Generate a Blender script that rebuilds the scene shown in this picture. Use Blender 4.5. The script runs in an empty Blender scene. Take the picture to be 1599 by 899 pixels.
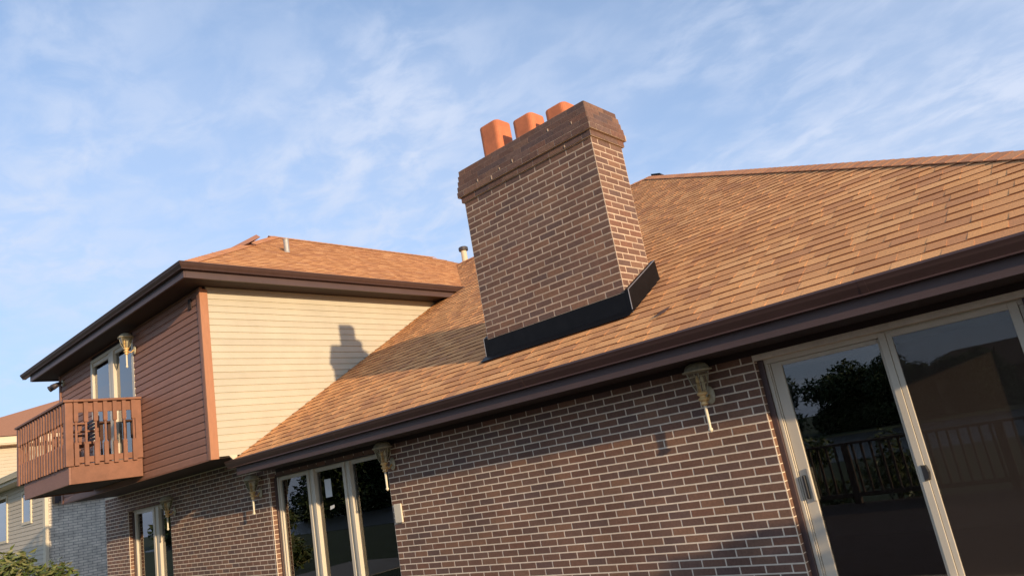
import bpy, math, random
from mathutils import Vector, Matrix
random.seed(7)
SC = bpy.context.scene
COL = SC.collection

# ------------------------------------------------------------------ camera
CAM = Vector((0.0, -5.7, 1.55))
FPX, YAW, PITCH, ROLL = 1119.5, math.radians(40.238), math.radians(13.849), math.radians(-10.245)
F = Vector((-math.sin(YAW) * math.cos(PITCH), math.cos(YAW) * math.cos(PITCH), math.sin(PITCH)))
R0 = Vector((math.cos(YAW), math.sin(YAW), 0)); U0 = R0.cross(F)
RT = math.cos(ROLL) * R0 + math.sin(ROLL) * U0
UP = -math.sin(ROLL) * R0 + math.cos(ROLL) * U0
cd = bpy.data.cameras.new('camera'); cam = bpy.data.objects.new('camera', cd); COL.objects.link(cam)
cd.sensor_fit = 'HORIZONTAL'; cd.sensor_width = 36.0; cd.lens = 36.0 * FPX / 1599.0
cd.clip_start = 0.05; cd.clip_end = 2000
m = Matrix.Identity(4)
for i in range(3):
    m[i][0], m[i][1], m[i][2], m[i][3] = RT[i], UP[i], -F[i], CAM[i]
cam.matrix_world = m
SC.camera = cam

def project(p):
    v = Vector(p) - CAM; d = v.dot(F)
    if d <= 0.05: return None
    return 800 + FPX * v.dot(RT) / d, 450 - FPX * v.dot(UP) / d, d

def in_frame(p, mrg=0):
    q = project(p)
    return q is not None and -mrg < q[0] < 1599 + mrg and -mrg < q[1] < 899 + mrg

# ------------------------------------------------------------------ light
SUNDIR = Vector((1.0, -0.25, 0.21)).normalized()      # towards the sun
SUN_EL = math.asin(SUNDIR.z); SUN_ROT = math.atan2(SUNDIR.x, SUNDIR.y)
sl = bpy.data.lights.new('sun', 'SUN'); sun = bpy.data.objects.new('sun', sl); COL.objects.link(sun)
sl.energy = 2.75; sl.angle = math.radians(0.7); sl.color = (1.0, 0.75, 0.49)
sun.rotation_euler = SUNDIR.to_track_quat('Z', 'Y').to_euler()
w = bpy.data.worlds.new('World'); SC.world = w; w.use_nodes = True
nt = w.node_tree; nt.nodes.clear()
def nn(t, typ, **kw):
    n = t.nodes.new(typ)
    for k, v in kw.items(): setattr(n, k, v)
    return n
out = nn(nt, 'ShaderNodeOutputWorld'); bg = nn(nt, 'ShaderNodeBackground')
sky = nn(nt, 'ShaderNodeTexSky'); sky.sky_type = 'NISHITA'; sky.sun_disc = False
sky.sun_elevation = SUN_EL; sky.sun_rotation = SUN_ROT; sky.altitude = 200
sky.air_density = 1.0; sky.dust_density = 0.5; sky.ozone_density = 2.8
tc = nn(nt, 'ShaderNodeTexCoord'); sp = nn(nt, 'ShaderNodeSeparateXYZ')
nt.links.new(tc.outputs['Generated'], sp.inputs[0])
def wmath(op, a, b=None):
    n = nn(nt, 'ShaderNodeMath', operation=op)
    for i, v in enumerate((a, b)):
        if v is None: continue
        if isinstance(v, (int, float)): n.inputs[i].default_value = v
        else: nt.links.new(v, n.inputs[i])
    return n.outputs[0]
zz = wmath('ADD', wmath('MAXIMUM', sp.outputs[2], 0.0), 0.12)
cx = nn(nt, 'ShaderNodeCombineXYZ')
nt.links.new(wmath('DIVIDE', sp.outputs[0], zz), cx.inputs[0]); nt.links.new(wmath('DIVIDE', sp.outputs[1], zz), cx.inputs[1])
def wnoise(scale, rot, stretch, detail, rough, dist, lo, hi, off=(0, 0, 0)):
    mp = nn(nt, 'ShaderNodeMapping'); mp.inputs['Rotation'].default_value = (0, 0, rot); mp.inputs['Scale'].default_value = stretch; mp.inputs['Location'].default_value = off
    nt.links.new(cx.outputs[0], mp.inputs[0])
    no = nn(nt, 'ShaderNodeTexNoise'); no.inputs['Scale'].default_value = scale; no.inputs['Detail'].default_value = detail
    no.inputs['Roughness'].default_value = rough; no.inputs['Distortion'].default_value = dist
    nt.links.new(mp.outputs[0], no.inputs['Vector'])
    mr = nn(nt, 'ShaderNodeMapRange'); mr.interpolation_type = 'SMOOTHSTEP'
    mr.inputs['From Min'].default_value = lo; mr.inputs['From Max'].default_value = hi
    nt.links.new(no.outputs[0], mr.inputs[0]); return mr.outputs[0]
big = wnoise(0.62, 0.5, (1, 1.25, 1), 4, .5, 0.4, 0.34, 0.64, (0.5, 4.2, 0))
fine = wnoise(6.5, 0.7, (1, 1.35, 1), 9, .58, 0.35, 0.34, 0.68, (0.4, 2.2, 0))
mid = wnoise(1.9, 0.9, (1.0, 1.3, 1), 7, .55, 0.5, 0.38, 0.66, (7.3, 0.9, 0))
cl = wmath('MULTIPLY', big, wmath('ADD', wmath('MULTIPLY', fine, 0.42), 0.42))
cl = wmath('MINIMUM', wmath('ADD', wmath('ADD', wmath('MULTIPLY', cl, 0.7), wmath('MULTIPLY', wmath('MULTIPLY', mid, fine), 0.28)), 0.13), 0.95)
hz = wmath('MULTIPLY', wmath('MAXIMUM', wmath('SUBTRACT', 1.0, wmath('MULTIPLY', sp.outputs[2], 1.5)), 0.0), 0.9)
mixh = nn(nt, 'ShaderNodeMix', data_type='RGBA'); nt.links.new(hz, mixh.inputs[0]); nt.links.new(sky.outputs[0], mixh.inputs[6]); mixh.inputs[7].default_value = (1.55, 1.98, 3.05, 1)
mixc = nn(nt, 'ShaderNodeMix', data_type='RGBA')
nt.links.new(cl, mixc.inputs[0]); nt.links.new(mixh.outputs[2], mixc.inputs[6]); mixc.inputs[7].default_value = (2.5, 2.82, 3.5, 1)
nt.links.new(mixc.outputs[2], bg.inputs[0]); bg.inputs[1].default_value = 0.15
nt.links.new(bg.outputs[0], out.inputs[0])
SC.view_settings.view_transform = 'Standard'; SC.view_settings.look = 'None'
SC.view_settings.exposure = 0.88; SC.view_settings.gamma = 1.0; SC.view_settings.use_curve_mapping = False
SC.cycles.max_bounces = 8; SC.cycles.transparent_max_bounces = 16

# ------------------------------------------------------------------ materials
def mat(name, col, rough=0.7, var=0.0, vscale=8.0, bump=0.0, bscale=60.0, metal=0.0, ramp=None, spec=0.5, island=False, streak=None, stain=0.0, sscale=1.3):
    mt = bpy.data.materials.new(name); mt.use_nodes = True; t = mt.node_tree; b = t.nodes['Principled BSDF']
    b.inputs['Roughness'].default_value = rough; b.inputs['Metallic'].default_value = metal
    b.inputs['Specular IOR Level'].default_value = spec
    geo = nn(t, 'ShaderNodeNewGeometry'); 
    src = None
    if ramp:
        oi = nn(t, 'ShaderNodeObjectInfo')
        ad = nn(t, 'ShaderNodeMath', operation='ADD'); t.links.new(oi.outputs['Random'], ad.inputs[0]); t.links.new(geo.outputs['Random Per Island'], ad.inputs[1])
        fr = nn(t, 'ShaderNodeMath', operation='FRACT'); t.links.new(ad.outputs[0], fr.inputs[0])
        cr = nn(t, 'ShaderNodeValToRGB'); cr.color_ramp.interpolation = 'CONSTANT'
        els = cr.color_ramp.elements
        while len(els) < len(ramp): els.new(0.5)
        for i, c in enumerate(ramp):
            els[i].position = i / len(ramp); els[i].color = (*c, 1)
        t.links.new(fr.outputs[0], cr.inputs[0]); src = cr.outputs[0]
    if var > 0:
        no = nn(t, 'ShaderNodeTexNoise'); no.inputs['Scale'].default_value = vscale; no.inputs['Detail'].default_value = 6; no.inputs['Roughness'].default_value = .65
        if streak:
            mp = nn(t, 'ShaderNodeMapping'); mp.inputs['Scale'].default_value = streak
            t.links.new(geo.outputs['Position'], mp.inputs[0]); t.links.new(mp.outputs[0], no.inputs['Vector'])
        else: t.links.new(geo.outputs['Position'], no.inputs['Vector'])
        mr = nn(t, 'ShaderNodeMapRange'); mr.inputs['From Min'].default_value = .25; mr.inputs['From Max'].default_value = .75
        mr.inputs['To Min'].default_value = 1 - var; mr.inputs['To Max'].default_value = 1 + var
        t.links.new(no.outputs[0], mr.inputs[0])
        mx = nn(t, 'ShaderNodeVectorMath', operation='SCALE')
        if src: t.links.new(src, mx.inputs[0])
        else: mx.inputs[0].default_value = col
        t.links.new(mr.outputs[0], mx.inputs['Scale']); src = mx.outputs[0]
    if stain > 0:
        n3 = nn(t, 'ShaderNodeTexNoise'); n3.inputs['Scale'].default_value = sscale; n3.inputs['Detail'].default_value = 7; n3.inputs['Roughness'].default_value = .7
        t.links.new(geo.outputs['Position'], n3.inputs['Vector'])
        m3 = nn(t, 'ShaderNodeMapRange'); m3.inputs['From Min'].default_value = .3; m3.inputs['From Max'].default_value = .7
        m3.inputs['To Min'].default_value = 1 - stain; m3.inputs['To Max'].default_value = 1 + stain * .6
        t.links.new(n3.outputs[0], m3.inputs[0]); x3 = nn(t, 'ShaderNodeVectorMath', operation='SCALE')
        if src: t.links.new(src, x3.inputs[0])
        else: x3.inputs[0].default_value = col
        t.links.new(m3.outputs[0], x3.inputs['Scale']); src = x3.outputs[0]
    if src: t.links.new(src, b.inputs['Base Color'])
    else: b.inputs['Base Color'].default_value = (*col, 1)
    if bump > 0:
        n2 = nn(t, 'ShaderNodeTexNoise'); n2.inputs['Scale'].default_value = bscale; n2.inputs['Detail'].default_value = 5
        t.links.new(geo.outputs['Position'], n2.inputs['Vector'])
        bp = nn(t, 'ShaderNodeBump'); bp.inputs['Strength'].default_value = bump; bp.inputs['Distance'].default_value = .01
        t.links.new(n2.outputs[0], bp.inputs['Height']); t.links.new(bp.outputs[0], b.inputs['Normal'])
    return mt

def glass_mat(name, tint=(.9, .92, .9), ior=1.52, boost=1.0, rough=0.0):
    mt = bpy.data.materials.new(name); mt.use_nodes = True; t = mt.node_tree; t.nodes.clear()
    o = nn(t, 'ShaderNodeOutputMaterial'); mx = nn(t, 'ShaderNodeMixShader'); fr = nn(t, 'ShaderNodeFresnel'); fr.inputs[0].default_value = ior
    ml = nn(t, 'ShaderNodeMath', operation='MULTIPLY'); ml.inputs[1].default_value = boost; ml.use_clamp = True
    tr = nn(t, 'ShaderNodeBsdfTransparent'); tr.inputs[0].default_value = (*tint, 1)
    gl = nn(t, 'ShaderNodeBsdfGlossy'); gl.inputs['Roughness'].default_value = rough
    t.links.new(fr.outputs[0], ml.inputs[0]); t.links.new(ml.outputs[0], mx.inputs[0])
    t.links.new(tr.outputs[0], mx.inputs[1]); t.links.new(gl.outputs[0], mx.inputs[2]); t.links.new(mx.outputs[0], o.inputs[0])
    return mt

def frosted_glass(name):
    mt = glass_mat(name, (.88, .87, .78), 1.4, 1.2, .08); t = mt.node_tree
    o = [n for n in t.nodes if n.type == 'OUTPUT_MATERIAL'][0]; src = o.inputs[0].links[0].from_socket
    mx = nn(t, 'ShaderNodeMixShader'); mx.inputs[0].default_value = .12; df = nn(t, 'ShaderNodeBsdfDiffuse'); df.inputs[0].default_value = (.62, .55, .38, 1)
    t.links.new(src, mx.inputs[1]); t.links.new(df.outputs[0], mx.inputs[2]); t.links.new(mx.outputs[0], o.inputs[0]); return mt
BR = [(.20, .108, .088), (.235, .125, .098), (.175, .1, .09), (.26, .145, .11), (.215, .125, .108), (.19, .1, .08), (.245, .12, .09), (.16, .098, .095), (.225, .122, .098), (.29, .155, .112), (.205, .118, .1)]
M = {}
M['brick'] = mat('brown_brick', None, .82, var=.22, vscale=45, bump=.35, bscale=160, stain=.25, sscale=1.6, ramp=[(.15 * .18 + .85 * c[0] * .93, .15 * .104 + .85 * c[1] * .9, .15 * .072 + .85 * c[2] * .72) for c in BR])
M['brick_cap'] = mat('dark_brown_brick', None, .85, var=.3, vscale=30, bump=.4, bscale=120, ramp=[(c[0] * .78, c[1] * .78, c[2] * .68) for c in BR])
M['mortar'] = mat('buff_mortar', (.82, .69, .52), .95, var=.14, vscale=14, bump=.3, bscale=200, stain=.18, sscale=1.6)
M['mortar_brown'] = mat('chimney_mortar', (.6, .46, .33), .95, stain=.25, sscale=2.5, var=.2, vscale=14, bump=.3, bscale=200)
M['mortar_dark'] = mat('brown_mortar', (.32, .225, .165), .95, var=.3, vscale=20)
SH = [(.50, .235, .110), (.44, .205, .1), (.56, .28, .135), (.47, .225, .11), (.40, .185, .097), (.53, .26, .125), (.60, .31, .155), (.36, .165, .093), (.49, .235, .115), (.55, .265, .12)]
SHM = [tuple(.3 * mn + .7 * v for v, mn in zip(c, (.49, .235, .114))) for c in SH]
M['shingle'] = mat('tan_shingle', None, .95, var=.2, vscale=110, bump=.5, bscale=400, ramp=[tuple(min(.8, v * k) for v, k in zip(c, (1.42, 1.46, 1.26))) for c in SHM], spec=.2, stain=.13, sscale=.9)
M['shingle_butt'] = mat('asphalt_edge_shade_line', (.22, .095, .047), .95, spec=.1)  # asphalt edge, kept dark to paint in the shadow line under each course
M['deck_roof'] = mat('roof_felt', (.3, .14, .075), .95, var=.15)
M['cap'] = mat('ridge_cap_shingle', None, .95, var=.2, vscale=110, bump=.4, bscale=400, spec=.2, ramp=[(.54, .26, .13), (.58, .28, .14), (.49, .23, .12)])
M['brown_siding'] = mat('brown_siding', None, .6, ramp=[(.29 * k, .14 * k, .09 * k) for k in (1, .93, 1.06, .97, 1.03)], var=.12, stain=.12, vscale=9, streak=(1, 1, 4), bump=.08, bscale=90)
M['beige_siding'] = mat('beige_siding', None, .6, ramp=[(.52 * k, .475 * k, .36 * k) for k in (1, .97, 1.03, .985, 1.015)], stain=.06, var=.05, vscale=4, bump=.06, bscale=90)
M['tan_trim'] = mat('tan_corner_trim', (.42, .19, .095), .6, var=.12, vscale=10, streak=(3, 3, .6))
M['brown_paint'] = mat('brown_paint', (.25, .11, .062), .6, stain=.2, sscale=3, var=.16, vscale=7, bump=.1, bscale=60)
M['gutter'] = mat('brown_gutter_metal', (.072, .041, .035), .38, var=.14, vscale=5, streak=(.6, 2, 2))
M['fascia'] = mat('brown_fascia', (.083, .05, .044), .5, stain=.15, var=.1, vscale=4)
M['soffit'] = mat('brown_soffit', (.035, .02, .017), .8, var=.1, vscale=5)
M['flash'] = mat('black_flashing', (.008, .008, .009), .4, var=.3, vscale=9, bump=.08, bscale=9, spec=.12)
M['flash_edge'] = mat('flashing_edge_metal', (.35, .34, .34), .4, metal=.7)
M['clay'] = mat('orange_clay', (.62, .19, .075), .75, stain=.2, sscale=5, var=.12, vscale=12, bump=.08)
M['frame'] = mat('cream_frame', (.62, .55, .42), .45, var=.06, vscale=6, streak=(1, 1, .4))
M['black'] = mat('black_plastic', (.02, .02, .02), .4)
M['brass'] = mat('aged_brass', (.8, .53, .22), .4, var=.2, vscale=40, metal=.3)
M['patina'] = mat('weathered_brass', (.5, .46, .32), .55, var=.35, vscale=30, metal=.2)
M['ivory'] = mat('ivory_tube', (.75, .68, .5), .5)
M['glass'] = glass_mat('window_glass', (.8, .82, .8), 1.5, 2.0)
M['lampglass'] = frosted_glass('lantern_glass')
M['room'] = mat('interior_plaster', (.2, .16, .125), .9, var=.1, vscale=2)
M['floor'] = mat('interior_floor', (.06, .04, .03), .6, var=.2, vscale=3)
M['curtain'] = mat('cream_curtain', (.72, .64, .46), .85, var=.08, vscale=6, streak=(6, 6, .4))
M['grey_pipe'] = mat('galvanised_pipe', (.42, .4, .36), .5, var=.15, vscale=15, metal=.4)
M['cream_pipe'] = mat('cream_pipe', (.6, .52, .36), .6, var=.12, vscale=12)
M['dark_metal'] = mat('dark_metal', (.05, .04, .04), .5)
M['paper'] = mat('white_paper', (.78, .77, .72), .8, var=.12, vscale=90, streak=(.4, .4, 3))
M['plate'] = mat('ivory_cover', (.74, .66, .5), .5, var=.05)
M['grass'] = mat('lawn', (.045, .065, .022), .95, var=.35, vscale=.7, bump=.4, bscale=30)
M['wood'] = mat('deck_wood', (.1, .06, .045), .75, var=.25, vscale=3, streak=(.3, 6, 3), bump=.15)
M['bark'] = mat('bark', (.09, .065, .045), .9, var=.3, vscale=8, bump=.5, bscale=25)
M['leaf'] = mat('leaf', None, .55, ramp=[(.05, .085, .02), (.075, .11, .028), (.035, .065, .016), (.095, .12, .035), (.06, .09, .03)], var=.15, vscale=3)
M['leaf2'] = mat('shrub_leaf', None, .45, ramp=[(.12, .16, .04), (.18, .2, .07), (.07, .11, .03), (.22, .21, .09), (.13, .17, .06)], var=.15, vscale=5)
M['n_siding'] = mat('neighbour_siding', (.52, .46, .35), .6, var=.06, vscale=4)
M['n_trim'] = mat('neighbour_cream_trim', (.66, .58, .42), .55)
M['n_roof'] = mat('neighbour_roof', (.42, .19, .095), .95, var=.2, vscale=20, streak=(1, 1, 6))
M['rail_dark'] = mat('dark_stained_wood', (.11, .07, .05), .7, var=.2, vscale=5)
M['concrete'] = mat('bounce_concrete', (.32, .3, .26), .9, var=.12, vscale=2)
M['terracotta'] = mat('terracotta_pot', (.38, .16, .09), .8, var=.1)
M['far_brown'] = mat('far_brown_wall', (.2, .125, .08), .9, var=.12, vscale=1)
M['slat'] = mat('dark_blue_slat', (.03, .035, .05), .5)
def water():
    mt = mat('pond_water', (.05, .06, .065), .28, bump=.9, bscale=2.5); return mt
M['water'] = water()
def screen():
    mt = bpy.data.materials.new('insect_screen'); mt.use_nodes = True; t = mt.node_tree; t.nodes.clear()
    o = nn(t, 'ShaderNodeOutputMaterial'); mx = nn(t, 'ShaderNodeMixShader'); mx.inputs[0].default_value = .13
    a = nn(t, 'ShaderNodeBsdfTransparent'); b = nn(t, 'ShaderNodeBsdfDiffuse'); b.inputs[0].default_value = (.13, .1, .08, 1)
    t.links.new(a.outputs[0], mx.inputs[1]); t.links.new(b.outputs[0], mx.inputs[2]); t.links.new(mx.outputs[0], o.inputs[0]); return mt
M['screen'] = screen()
def painted_brick():
    mt = bpy.data.materials.new('painted_grey_brick'); mt.use_nodes = True; t = mt.node_tree; b = t.nodes['Principled BSDF']; b.inputs['Roughness'].default_value = .8
    g = nn(t, 'ShaderNodeNewGeometry'); s = nn(t, 'ShaderNodeSeparateXYZ'); t.links.new(g.outputs['Position'], s.inputs[0])
    ad = nn(t, 'ShaderNodeMath', operation='ADD'); t.links.new(s.outputs[0], ad.inputs[0]); t.links.new(s.outputs[1], ad.inputs[1])
    c = nn(t, 'ShaderNodeCombineXYZ'); t.links.new(ad.outputs[0], c.inputs[0]); t.links.new(s.outputs[2], c.inputs[1])
    br = nn(t, 'ShaderNodeTexBrick'); t.links.new(c.outputs[0], br.inputs['Vector'])
    br.inputs['Scale'].default_value = 1; br.inputs['Brick Width'].default_value = .219; br.inputs['Row Height'].default_value = .07; br.inputs['Mortar Size'].default_value = .007
    br.inputs['Color1'].default_value = (.86, .79, .66, 1); br.inputs['Color2'].default_value = (.74, .68, .57, 1); br.inputs['Mortar'].default_value = (.36, .32, .27, 1)
    no = nn(t, 'ShaderNodeTexNoise'); no.inputs['Scale'].default_value = 5; no.inputs['Detail'].default_value = 7; t.links.new(g.outputs['Position'], no.inputs['Vector'])
    mr = nn(t, 'ShaderNodeMapRange'); mr.inputs['From Min'].default_value = .3; mr.inputs['From Max'].default_value = .7; mr.inputs['To Min'].default_value = .72; mr.inputs['To Max'].default_value = 1.15
    t.links.new(no.outputs[0], mr.inputs[0]); sc = nn(t, 'ShaderNodeVectorMath', operation='SCALE'); t.links.new(br.outputs[0], sc.inputs[0]); t.links.new(mr.outputs[0], sc.inputs['Scale'])
    t.links.new(sc.outputs[0], b.inputs['Base Color'])
    bp = nn(t, 'ShaderNodeBump'); bp.inputs['Strength'].default_value = .6; bp.inputs['Distance'].default_value = .01; bp.invert = True
    t.links.new(br.outputs['Fac'], bp.inputs['Height']); t.links.new(bp.outputs[0], b.inputs['Normal']); return mt
M['grey_brick'] = painted_brick()

# ------------------------------------------------------------------ mesh helpers
class MB:
    def __init__(s): s.v = []; s.f = []; s.smooth = False
    def add(s, vs, fs):
        o = len(s.v); s.v += [tuple(v) for v in vs]; s.f += [tuple(i + o for i in f) for f in fs]
    def box(s, x0, x1, y0, y1, z0, z1):
        vs = [(x0, y0, z0), (x1, y0, z0), (x1, y1, z0), (x0, y1, z0), (x0, y0, z1), (x1, y0, z1), (x1, y1, z1), (x0, y1, z1)]
        s.add(vs, [(0, 3, 2, 1), (4, 5, 6, 7), (0, 1, 5, 4), (1, 2, 6, 5), (2, 3, 7, 6), (3, 0, 4, 7)]); return s
    def extrude(s, prof, a, b, ax):      # closed profile of 2-D points, along axis ax ('x': profile (y,z); 'y': profile (x,z)); a,b scalars or functions
        n = len(prof)
        for t in (a, b):
            for (p, q) in prof:
                tt = t(p, q) if callable(t) else t
                s.v.append((tt, p, q) if ax == 'x' else (p, tt, q))
        o = len(s.v) - 2 * n
        for i in range(n): s.f.append((o + i, o + (i + 1) % n, o + n + (i + 1) % n, o + n + i))
        s.f.append(tuple(o + i for i in range(n))[::-1]); s.f.append(tuple(o + n + i for i in range(n))); return s
    def lathe(s, prof, c=(0, 0, 0), n=16, sx=1.0, sy=1.0):    # profile (r,z)
        o = len(s.v)
        for (r, z) in prof:
            for k in range(n):
                a = 2 * math.pi * k / n; s.v.append((c[0] + r * math.cos(a) * sx, c[1] + r * math.sin(a) * sy, c[2] + z))
        for i in range(len(prof) - 1):
            for k in range(n):
                s.f.append((o + i * n + k, o + i * n + (k + 1) % n, o + (i + 1) * n + (k + 1) % n, o + (i + 1) * n + k))
        s.f.append(tuple(o + k for k in range(n))[::-1]); q = o + (len(prof) - 1) * n; s.f.append(tuple(q + k for k in range(n))); return s
    def tube(s, pts, r, n=8):
        o = len(s.v)
        for i, p in enumerate(pts):
            p = Vector(p); d = (Vector(pts[min(i + 1, len(pts) - 1)]) - Vector(pts[max(i - 1, 0)])).normalized()
            a = d.cross(Vector((0, 0, 1)) if abs(d.z) < .9 else Vector((1, 0, 0))).normalized(); b = d.cross(a)
            rr = r[i] if isinstance(r, (list, tuple)) else r
            for k in range(n):
                t = 2 * math.pi * k / n; s.v.append(tuple(p + rr * (math.cos(t) * a + math.sin(t) * b)))
        for i in range(len(pts) - 1):
            for k in range(n): s.f.append((o + i * n + k, o + i * n + (k + 1) % n, o + (i + 1) * n + (k + 1) % n, o + (i + 1) * n + k))
        s.f.append(tuple(o + k for k in range(n))[::-1]); q = o + (len(pts) - 1) * n; s.f.append(tuple(q + k for k in range(n))); return s
    def mesh(s, name, material, smooth=False, second=None):
        me = bpy.data.meshes.new(name); me.from_pydata(s.v, [], s.f)
        me.materials.append(M[material])
        if second:
            me.materials.append(M[second[0]])
            me.polygons.foreach_set('material_index', [second[1](i) for i in range(len(me.polygons))])
        if smooth: me.polygons.foreach_set('use_smooth', [True] * len(me.polygons))
        me.update(); return me
    def build(s, name, material, parent=None, smooth=False, stuff=False):
        return link(name, s.mesh(name, material, smooth), parent, stuff)

def link(name, me, parent=None, stuff=False, matrix=None):
    o = bpy.data.objects.new(name, me); COL.objects.link(o)
    if matrix is not None: o.matrix_world = matrix
    if parent is not None:
        o.parent = parent; o.matrix_parent_inverse = WM[parent.name].inverted() if parent.name in WM else Matrix.Identity(4)
    if stuff: o['kind'] = 'stuff'
    return o
WM = {}
def empty(name, loc, label, cat, group=None):
    e = bpy.data.objects.new(name, None); COL.objects.link(e); e.location = loc; e['label'] = label; e['category'] = cat
    if group: e['group'] = group
    e.empty_display_size = .2
    WM[e.name] = Matrix.Translation(loc); return e
def structure(o): o['kind'] = 'structure'; return o
def tag(o, label, cat, group=None):
    o['label'] = label; o['category'] = cat
    if group: o['group'] = group
    return o
def bevel(o, wdt=.004, seg=2):
    b = o.modifiers.new('bevel', 'BEVEL'); b.width = wdt; b.segments = seg; b.limit_method = 'ANGLE'; return o

# ------------------------------------------------------------------ ground
g = MB(); g.add([(-600, -600, -.55), (600, -600, -.55), (600, 600, -.55), (-600, 600, -.55)], [(0, 1, 2, 3)])
structure(g.build('ground', 'grass'))
p = MB(); N = 40; ring = [( -42 + (60 + 5 * math.sin(3 * a)) * math.cos(a), -40 + (17 + 2 * math.sin(2 * a + 1)) * math.sin(a), -.53) for a in [2 * math.pi * k / N for k in range(N)]]
p.add(ring, [tuple(range(N))]); structure(p.build('pond_water', 'water'))

pth = MB(); pth.box(-21.9, -16.95, -9, 14, -.549, -.53); structure(pth.build('added_bounce_path', 'concrete'))  # pale slab added between the houses to bounce light onto the neighbour's brick
# ------------------------------------------------------------------ HOUSE
house = empty('brick_house', (-8, 6, -.55), 'brown brick house with tan shingle roof, tall chimney and a balconied siding wing', 'house')
S = 7 / 12.0
CH = .0678; BP = .219; JT = .0122      # brick course, pitch and joint
Z_TOP = 2.028 + 2 * CH

def brick_mesh(name, L, H, D=.03, prd=0.0, material='brick', hand=0):
    """brick front in the x-z plane facing -y, its front at y=0, chamfered"""
    c = .0012; b = MB()
    r1 = [(c, 0, c), (L - c, 0, c), (L - c, 0, H - c), (c, 0, H - c)]
    r2 = [(0, c, 0), (L, c, 0), (L, c, H), (0, c, H)]; r3 = [(0, D, 0), (L, D, 0), (L, D, H), (0, D, H)]
    rnd = random.Random(hash((round(L, 3), hand)))
    r1 = [(x + rnd.uniform(-.0012, .0012), 0, z + rnd.uniform(-.0012, .0012)) for x, y, z in r1]
    b.add(r1 + r2 + r3, [(0, 1, 2, 3)] + [(4 + i, 4 + (i + 1) % 4, (i + 1) % 4, i) for i in range(4)] + [(8 + i, 8 + (i + 1) % 4, 4 + (i + 1) % 4, 4 + i) for i in range(4)])
    return b

def brick_rows(a0, a1, z0, z1, course, pitch, anchor, holes=(), flip=0, zoff=0.0):
    """running bond rectangles over [a0,a1]x[z0,z1]; holes are (h0,h1,hz0,hz1)"""
    res = []; k = 0; n = int(round((z1 - z0) / course))
    for k in range(n):
        zb = z0 + k * course; zt = zb + course; zc = (zb + zt) / 2
        off = anchor + (pitch / 2 if (k + flip) % 2 else 0)
        i0 = math.floor((a0 - off) / pitch); i1 = math.ceil((a1 - off) / pitch)
        for i in range(i0, i1):
            segs = [(max(a0, off + i * pitch), min(a1, off + (i + 1) * pitch))]
            for h in holes:
                if h[2] < zc < h[3]:
                    ns = []
                    for s0, s1 in segs:
                        if h[1] <= s0 or h[0] >= s1: ns.append((s0, s1)); continue
                        if h[0] > s0: ns.append((s0, h[0]))
                        if h[1] < s1: ns.append((h[1], s1))
                    segs = ns
            for s0, s1 in segs:
                if s1 - s0 > .03: res.append((s0, s1, zb, zt, k))
    return res

BRICK_CACHE = {}
def lay_bricks(rects, frame, parent, limit, material='brick', joint=JT, prd=.0016, stuffname='brickwork'):
    """rects in (a,z); frame(a,z,d)->world with d outwards; the largest in view become objects, the rest one mesh"""
    info = []
    for r in rects:
        c = frame((r[0] + r[1]) / 2, (r[2] + r[3]) / 2, 0); q = project(c)
        vis = in_frame(c, -2); info.append((q[2] if (vis and q) else 1e9, r))
    info.sort(key=lambda t: t[0])
    O = frame(0, 0, 0); A = frame(1, 0, 0) - O; Dn = -(frame(0, 0, 1) - O)   # A along, Dn into the wall
    rest = MB(); cnt = 0
    for d, r in info:
        a0, a1, z0, z1 = r[0] + joint / 2, r[1] - joint / 2, r[2] + joint / 2, r[3] - joint / 2
        jit = random.uniform(-.0005, .0005)
        pos = frame(a0, z0, prd + jit)
        mw = Matrix(((A.x, Dn.x, 0, pos.x), (A.y, Dn.y, 0, pos.y), (0, 0, 1, pos.z), (0, 0, 0, 1)))
        if cnt < limit and d < 1e8:
            var = random.randrange(4)
            key = (round(a1 - a0, 3), round(z1 - z0, 4), material, var)
            if key not in BRICK_CACHE: BRICK_CACHE[key] = brick_mesh('brick', a1 - a0, z1 - z0, material=material, hand=var).mesh('brick', material)
            link('brick', BRICK_CACHE[key], parent, matrix=mw); cnt += 1
        else:
            b = brick_mesh('b', a1 - a0, z1 - z0, hand=random.randrange(6))
            rest.add([mw @ Vector(v) for v in b.v], b.f)
    if rest.v: rest.build(stuffname, material, parent, stuff=True)

# openings (x0,x1,z0,z1) on the wall plane y=0
DOOR = (-2.42, -.50, -.02, 2.09); TRIP = (-10.16, -7.335, .25, 2.06); LEFTW = (-15.60, -13.67, .3, 2.04)
HOLES = [DOOR, TRIP, LEFTW]
XL, XR = -16.8, .38
wall = MB()
def wall_panel(b, x0, x1, z0, z1): b.box(x0, x1, 0, .09, z0, z1)
z0w = 2.028 - 30 * CH - 9 * CH
xs = [XL, LEFTW[0], LEFTW[1], TRIP[0], TRIP[1], DOOR[0], DOOR[1], XR]
for i in range(0, 7):
    a, b_ = xs[i], xs[i + 1]; top = 2.40 if b_ <= -10 else 2.30
    if i % 2 == 0: wall.box(a, b_, 0, .09, -.6, top)
    else:
        h = HOLES[i // 2]; wall.box(a, b_, 0.0, .09, h[3], top); wall.box(a, b_, 0, .09, -.6, h[2])
wobj = wall.build('brick_wall', 'mortar', house)
fr_main = lambda a, z, d: Vector((a, -d, z))
rects = brick_rows(-10.2, XR, z0w, 2.028 + 2 * CH, CH, BP, -2.42, HOLES) + brick_rows(XL, -10.2, z0w, 2.028 + 5 * CH, CH, BP, -2.42, HOLES)
lay_bricks(rects, fr_main, wobj, 300)
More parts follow.
